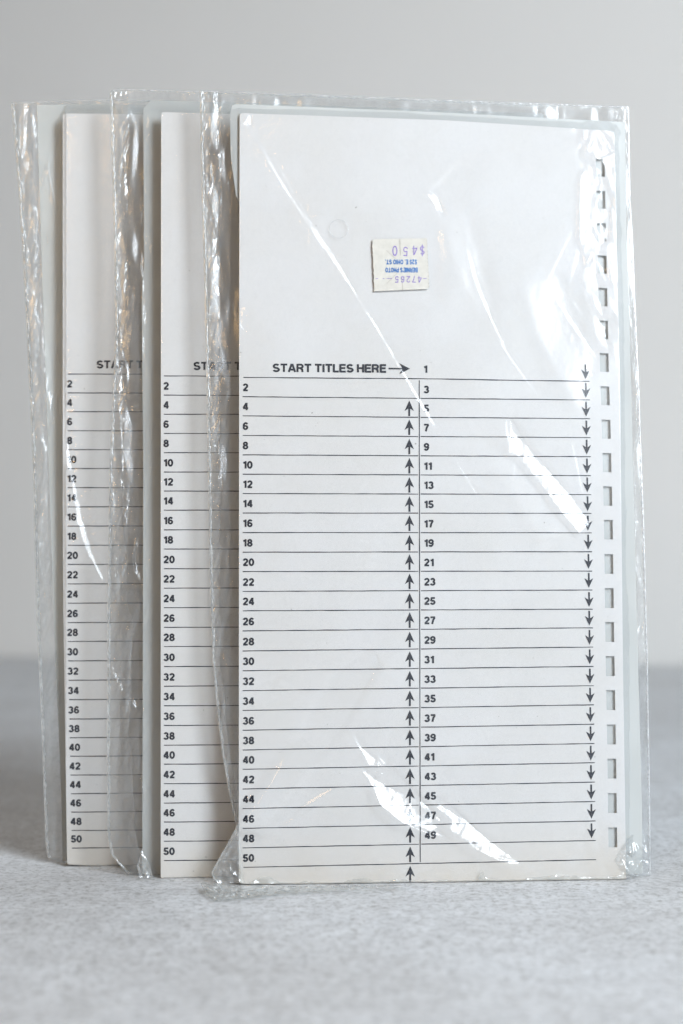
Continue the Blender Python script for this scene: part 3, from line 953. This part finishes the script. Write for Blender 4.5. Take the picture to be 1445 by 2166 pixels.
    crease(H, X, Y, [(860, 1745), (960, 1775), (1040, 1812), (1095, 1826)], [8, 7, 5, 3], s, 2.0, .1)
    facet(H, X, Y, [(726, 1440), (780, 1400), (640, 1640), (560, 1745), (520, 1740), (610, 1610)], (.06, .05), 16)
    facet(H, X, Y, [(1120, 620), (1180, 600), (1250, 760), (1215, 840), (1150, 720)], (.06, .05), 22)
    facet(H, X, Y, [(930, 470), (985, 470), (1035, 640), (990, 600)], (.06, .05), 20)
    facet(H, X, Y, [(1040, 960), (1085, 980), (1190, 1120), (1150, 1140)], (.06, .05), 18)
    facet(H, X, Y, [(840, 1560), (930, 1640), (1010, 1730), (900, 1700), (850, 1640)], (.06, .05), 20)
    crease(H, X, Y, [(490, 636), (502, 676), (520, 706)], [5, 8, 4], s, 2, .1)
    crease(H, X, Y, [(536, 872), (530, 905), (528, 940)], 3, s, 3, .1)
    crease(H, X, Y, [(572, 940), (573, 955)], 3, s, 3, .1)
    crease(H, X, Y, [(566, 1045), (575, 1075)], 2, s, 3, .1)
    # creases that lean to the lamps on the left
    crease(H, X, Y, [(540, 1775), (572, 1752), (604, 1742), (640, 1706), (712, 1662)], [10, 12, 8, 11, 6], .24, 2.0, .08, target=LAMP)
    crease(H, X, Y, [(600, 1744), (640, 1724), (668, 1702)], [4, 5, 3], .24, 2.0, .08, target=LAMP)
    crease(H, X, Y, [(768, 1198), (776, 1170), (784, 1146)], [8, 14, 8], .24, 2, .1, target=LAMP)
    crease(H, X, Y, [(808, 1150), (796, 1140)], 8, .24, 2, .1, target=LAMP)
    crease(H, X, Y, [(562, 1440), (578, 1452), (596, 1428)], [8, 12, 7], .24, 2, .1, target=LAMP)
    crease(H, X, Y, [(735, 1270), (755, 1230), (772, 1200)], 3, .24, 3, .1, target=LAMP)
    k = sstep(42, 3, np.maximum(np.abs(X - 847) - 62, np.abs(Y - 560) - 57)); H *= 1 - k; H += -2.5 * k
    k = sstep(60, 24, np.hypot(X - 716.5, Y - 484)); H *= 1 - k; H += -2.5 * k
    # round vent hole punched in the film: a raised lip
    d = np.hypot(X - 716.5, (Y - 484) * 1.0)
    H += .45 * np.exp(-((d - 19.5) / 1.8) ** 2)


def box_of(s):
    return (s.xl, s.xr, s.yt, s.yb)


out3 = ([(192, 423), (400, 427), (640, 434), (800, 437), (1000, 441), (1250, 445), (1400, 450), (1500, 459), (1600, 471), (1690, 487), (1745, 499), (1765, 497), (1800, 472), (1845, 447), (1862, 452), (1880, 478)],
        [(226, 1330), (420, 1333), (500, 1338), (700, 1346), (800, 1351), (1000, 1358), (1100, 1362), (1400, 1370), (1700, 1375), (1848, 1376)],
        [(423, 192), (600, 198), (900, 210), (1200, 221), (1330, 226)],
        [(423, 1882), (505, 1882), (640, 1878), (900, 1874), (1100, 1869), (1325, 1862), (1376, 1848)])
bag3, B3 = bag(S3, out3, box_of(S3), 2.0, 960, wr3, 100, [(192, 46, 4.5), (700, 30, 4), (1200, 18, 3), (1400, 14, 3), (1700, 14, 3), (1878, 16, 3)],
               seam_back=.0042, label='clear plastic bag of the front packet, creased, with a cream price sticker and frayed bottom')


def wr2(H, X, Y, m, ms):
    mL, mR, mT, mB = ms
    H += 2.0 * vnoise(X / 120, Y / 380, 21) + .5 * vnoise(X / 40, Y / 200, 22)
    margin_crumple(H, X, Y, mL, 140, 4.6, 19, 130)
    margin_crumple(H, X, Y, mT * .5, 150, 1.0, 60, 14)
    s = .24
    crease(H, X, Y, [(305, 480), (300, 560), (306, 640), (303, 760)], [4, 6, 7, 4], s, 2, .1)
    crease(H, X, Y, [(245, 300), (262, 330), (258, 400), (247, 420)], [5, 6, 6, 4], s, 2, .1)
    crease(H, X, Y, [(247, 700), (250, 800), (258, 930), (262, 1060)], [3, 4, 6, 4], s, 2, .1)
    crease(H, X, Y, [(222, 790), (232, 850)], 5, s, 2, .1)
    crease(H, X, Y, [(250, 1000), (262, 1040), (264, 1100)], [10, 8, 4], s, 2, .1)
    crease(H, X, Y, [(234, 1405), (250, 1440), (258, 1480)], [5, 12, 6], s, 2, .1)
    crease(H, X, Y, [(300, 1655), (308, 1672)], [4, 5], s, 2, .1)
    crease(H, X, Y, [(283, 1480), (290, 1500)], [10, 6], s, 2, .1)
    k = sstep(1790, 1850, Y) * sstep(360, 320, X)
    H += k * 3.5 * facets((X + .4 * Y) / 13, (Y - .4 * X) / 26, 23)
    crease(H, X, Y, [(300, 1808), (312, 1835), (308, 1865)], [4, 7, 4], s, 2, .1)


out2 = ([(192, 233), (230, 234), (350, 237), (500, 242), (700, 245), (850, 238), (1000, 232), (1300, 228), (1600, 227), (1770, 228), (1810, 236), (1840, 262), (1868, 300)],
        [(225, 1180), (1855, 1200)],
        [(233, 197), (238, 191), (250, 188), (425, 194), (1180, 224)],
        [(228, 1866), (340, 1872), (1200, 1858)])
bag2, B2 = bag(S2, out2, box_of(S2), 2.0, 320, wr2, 200, [(192, 34, 4.5), (500, 26, 4), (1000, 28, 4), (1300, 44, 3.4), (1868, 62, 3.4)], label='clear plastic bag of the middle packet, its crinkled left edge over the left card')


def wr1(H, X, Y, m, ms):
    mL, mR, mT, mB = ms
    H += 2.0 * vnoise(X / 120, Y / 400, 71) + .4 * vnoise(X / 40, Y / 200, 72)
    margin_crumple(H, X, Y, mL * sstep(-300, 1000, 1500 - Y * 1.0), 240, 4.2, 18, 100)
    margin_crumple(H, X, Y, mT * .5, 250, 1.0, 60, 14)
    s = .25
    crease(H, X, Y, [(62, 330), (70, 340), (74, 500), (72, 620), (80, 760)], [4, 5, 6, 5, 6], s, 2, .06)
    crease(H, X, Y, [(72, 580), (86, 660), (98, 760), (112, 850), (138, 940), (152, 1010)], [8, 13, 16, 22, 14, 10], s, 1.6, .06)
    crease(H, X, Y, [(152, 1000), (168, 1100), (190, 1170), (222, 1235)], [9, 14, 14, 5], .2, 2, .06)
    crease(H, X, Y, [(84, 850), (86, 960), (90, 1100), (96, 1200)], [5, 5, 4, 3], s, 2.4, .1)
    crease(H, X, Y, [(130, 275), (170, 268), (205, 258)], [3, 4, 3], .2, 2.4, .1)


out1 = ([(218, 24), (400, 40), (600, 52), (800, 62), (1000, 71), (1150, 74), (1350, 80), (1500, 87), (1650, 92), (1780, 97), (1814, 101)],
        [(232, 985), (1842, 1000)],
        [(24, 218), (140, 213), (235, 210), (985, 234)],
        [(101, 1815), (142, 1830), (250, 1838), (1000, 1844)])
bag1, B1 = bag(S1, out1, box_of(S1), 2.0, 300, wr1, 300, [(218, 36, 4.5), (500, 34, 4), (900, 26, 3), (1300, 32, 3.0), (1814, 40, 2.6)], label='clear plastic bag of the rear packet, wide loose margin at the far left')


# ------------------------------------------------------------------ loose tail of the front bag lying on the table
def tail():
    top = curve([(425, 1868), (450, 1868), (505, 1872), (600, 1874), (720, 1873), (860, 1871)])
    bot = curve([(425, 1872), (438, 1895), (452, 1906), (520, 1900), (600, 1890), (700, 1884), (780, 1879), (860, 1872.5)])
    xs = np.linspace(425, 860, 260); n = 18
    X = np.tile(xs, (n, 1)); t = np.linspace(0, 1, n)[:, None]
    Y = top(X) * (1 - t) + bot(X) * t
    dx, dy, dz = ray(X, Y)
    h = .0006 + .0016 * (1 - t) ** 1.5 + .0011 * np.abs(facets(X / 26, Y / 9, 501)) * (1 - .5 * t) + .0006 * np.abs(facets(X / 9, Y / 5, 502))
    tt = (h - CAM_H) / dz
    P = np.stack([dx * tt, dy * tt, h + 0 * tt], -1)
    o = grid_obj('bottom_flap', P, M_SEAM2); keep_world(o, bag3)


tail()


def wedge():
    ys = np.arange(1742, 1880, 1.6); t = np.linspace(0, 1, 36)[None, :]
    xa = curve([(1742, 503), (1790, 478), (1846, 447), (1858, 451), (1880, 474)])(ys)[:, None]
    xb = curve([(1742, 507), (1800, 509), (1862, 516), (1880, 530)])(ys)[:, None]
    Y = ys[:, None] + 0 * t; X = xa * (1 - t) + xb * t
    H = 3.0 * sstep(1800, 1850, Y) * facets((X - .5 * Y) / 16, (Y + .4 * X) / 22, 601) + 1.4 * facets((X + .5 * Y) / 12, (Y - .4 * X) / 60, 602) + .5 * facets(X / 5, Y / 6, 603) * sstep(1830, 1860, Y)
    off = .0022 + PX * H * np.minimum(1, np.minimum(t, 1 - t) * 5) - .0012 * t
    o = grid_obj('corner_fold', lift(B3.P(X, Y, off), .0012), M_SEAM2); keep_world(o, bag3)


wedge()


def wedge2():
    ys = np.arange(1796, 1884, 1.6); t = np.linspace(0, 1, 24)[None, :]
    xa = curve([(1796, 300), (1830, 290), (1872, 298), (1884, 308)])(ys)[:, None]
    xb = curve([(1796, 303), (1835, 318), (1862, 326), (1884, 322)])(ys)[:, None]
    Y = ys[:, None] + 0 * t; X = xa * (1 - t) + xb * t
    H = 3.4 * facets((X - .5 * Y) / 12, (Y + .4 * X) / 20, 611) + 1.0 * facets(X / 5, Y / 8, 612)
    off = .0016 + PX * H * np.minimum(1, np.minimum(t, 1 - t) * 5)
    o = grid_obj('corner_fold', lift(B2.P(X, Y, off), .0008), M_SEAM2); keep_world(o, bag2)


wedge2()


def wedge3():
    ys = np.arange(1766, 1856, 1.4); t = np.linspace(0, 1, 46)[None, :]
    xa = curve([(1766, 1336), (1790, 1318), (1822, 1300), (1838, 1312), (1856, 1340)])(ys)[:, None]
    xb = curve([(1766, 1374), (1800, 1375), (1856, 1376)])(ys)[:, None]
    Y = ys[:, None] + 0 * t; X = xa * (1 - t) + xb * t
    H = 3.6 * facets((X + .5 * Y) / 15, (Y - .4 * X) / 24, 621) + 1.3 * facets((X - .3 * Y) / 7, Y / 12, 622) - .10 * (X - 1340) + .20 * (Y - 1810)
    off = .0006 - .0022 * t + PX * H * np.minimum(1, np.minimum(t, 1 - t) * 5 + .1)
    o = grid_obj('corner_fold', lift(B3.P(X, Y, np.maximum(off, -.003)), .0008), M_FOLD); keep_world(o, bag3)


wedge3()


# ------------------------------------------------------------------ vent hole lip and price sticker on the front bag
def vent():
    a = np.linspace(0, 2 * pi, 49)
    ring = []
    for k in range(6):
        b_ = 2 * pi * k / 5
        r = 19.5 + .7 * cos(b_)
        ring.append(S3.P(716.5 + r * np.cos(a), 484 + r * np.sin(a), .0009 + PX * 1.0 * sin(b_)))
    o = grid_obj('vent_hole_rim', np.array(ring), M_FILM); keep_world(o, bag3)


vent()


def sticker():
    tl, tr_, br, bl = (787.5, 506), (903.5, 504), (908.5, 611), (792, 616)
    n, mm = 24, 24
    u = np.linspace(0, 1, n); v = np.linspace(0, 1, mm); U, V = np.meshgrid(u, v)
    X = (tl[0] * (1 - U) + tr_[0] * U) * (1 - V) + (bl[0] * (1 - U) + br[0] * U) * V
    Y = (tl[1] * (1 - U) + tr_[1] * U) * (1 - V) + (bl[1] * (1 - U) + br[1] * U) * V
    r = np.random.default_rng(4)
    X[:, 0] += r.uniform(-1.3, .7, mm); X[:, -1] += r.uniform(-.5, .5, mm)
    X[0, 0] += 2; X[-1, -1] -= 2; Y[-1, -1] -= 1.5
    base = .00088
    fr = S3.P(X, Y, base + .00004 * vnoise(X / 25, Y / 25, 900)); bk = S3.P(X, Y, base - .0001)
    N = n * mm; fs = []
    for i in range(mm - 1):
        for j in range(n - 1):
            q = (i * n + j, (i + 1) * n + j, (i + 1) * n + j + 1, i * n + j + 1); fs += [q, tuple(N + k for k in reversed(q))]
    for i in range(mm - 1):
        a, b_ = i * n, (i + 1) * n
        fs += [(a, N + a, N + b_, b_), (a + n - 1, b_ + n - 1, N + b_ + n - 1, N + a + n - 1)]
    for j in range(n - 1):
        fs += [(j, j + 1, N + j + 1, N + j)]; a = (mm - 1) * n + j; fs += [(a, N + a, N + a + 1, a + 1)]
    o = mesh_obj('price_sticker', np.concatenate([fr.reshape(-1, 3), bk.reshape(-1, 3)]), fs, M_STICK)
    keep_world(o, bag3)
    tag(o, 'small square cream price sticker printed upside down in blue and purple')

    def sub(ob):
        ob.parent = o; ob.location = (0, 0, 0); return ob
    T = base + .0001
    kw = dict(off=T, flip=True)
    for txt, x, y, cap, wd, wt, mt in (
            ('$4', 899, 519.5, 20, 27, .11, M_PURPLE), ('5', 863.5, 521, 21, 11, .11, M_PURPLE), ('0', 841.5, 519, 23, 12, .12, M_PURPLE),
            ('525 E. OHIO ST.', 882, 549, 10, 67, .22, M_BLUE), ("BERNIE'S PHOTO", 883.5, 566, 10, 68, .22, M_BLUE),
            ('47265', 892.5, 583.5, 14.5, 57, .12, M_PURPLE)):
        p = print_text(S3, txt, x, y, cap, 'printed_line', bag3, material=mt, width=wd, weight=wt, track=.12 if mt is M_BLUE else .28, **kw)
        sub(p)
    for pts in ([(846, 505), (847, 540)], [(850, 585), (852, 613)], [(817, 529), (838, 548)], [(872, 533), (884, 522)], [(818, 600), (840, 578)]):
        (x0, y0), (x1, y1) = pts
        q = print_poly(S3, [[(x0 - .45, y0), (x0 + .45, y0), (x1 + .45, y1), (x1 - .45, y1)]], 'tear_slit', bag3, M_SLIT, T); sub(q)
    for x0, x1 in ((795, 800), (810, 813), (818, 824), (825, 829), (895, 903)):
        q = print_poly(S3, [[(x0, 588.6), (x1, 588.2), (x1, 589.4), (x0, 589.8)]], 'dash_mark', bag3, M_PURPLE, T); sub(q)
    r = np.random.default_rng(3)
    for y in np.arange(508, 606, 7.5):
        x = 902.8 + (y - 504) / 107 * 5
        if r.random() < .7:
            q = print_poly(S3, [[(x - .5, y), (x + .5, y), (x + .5, y + 2), (x - .5, y + 2)]], 'perforation', bag3, M_SLIT, T); sub(q)


sticker()
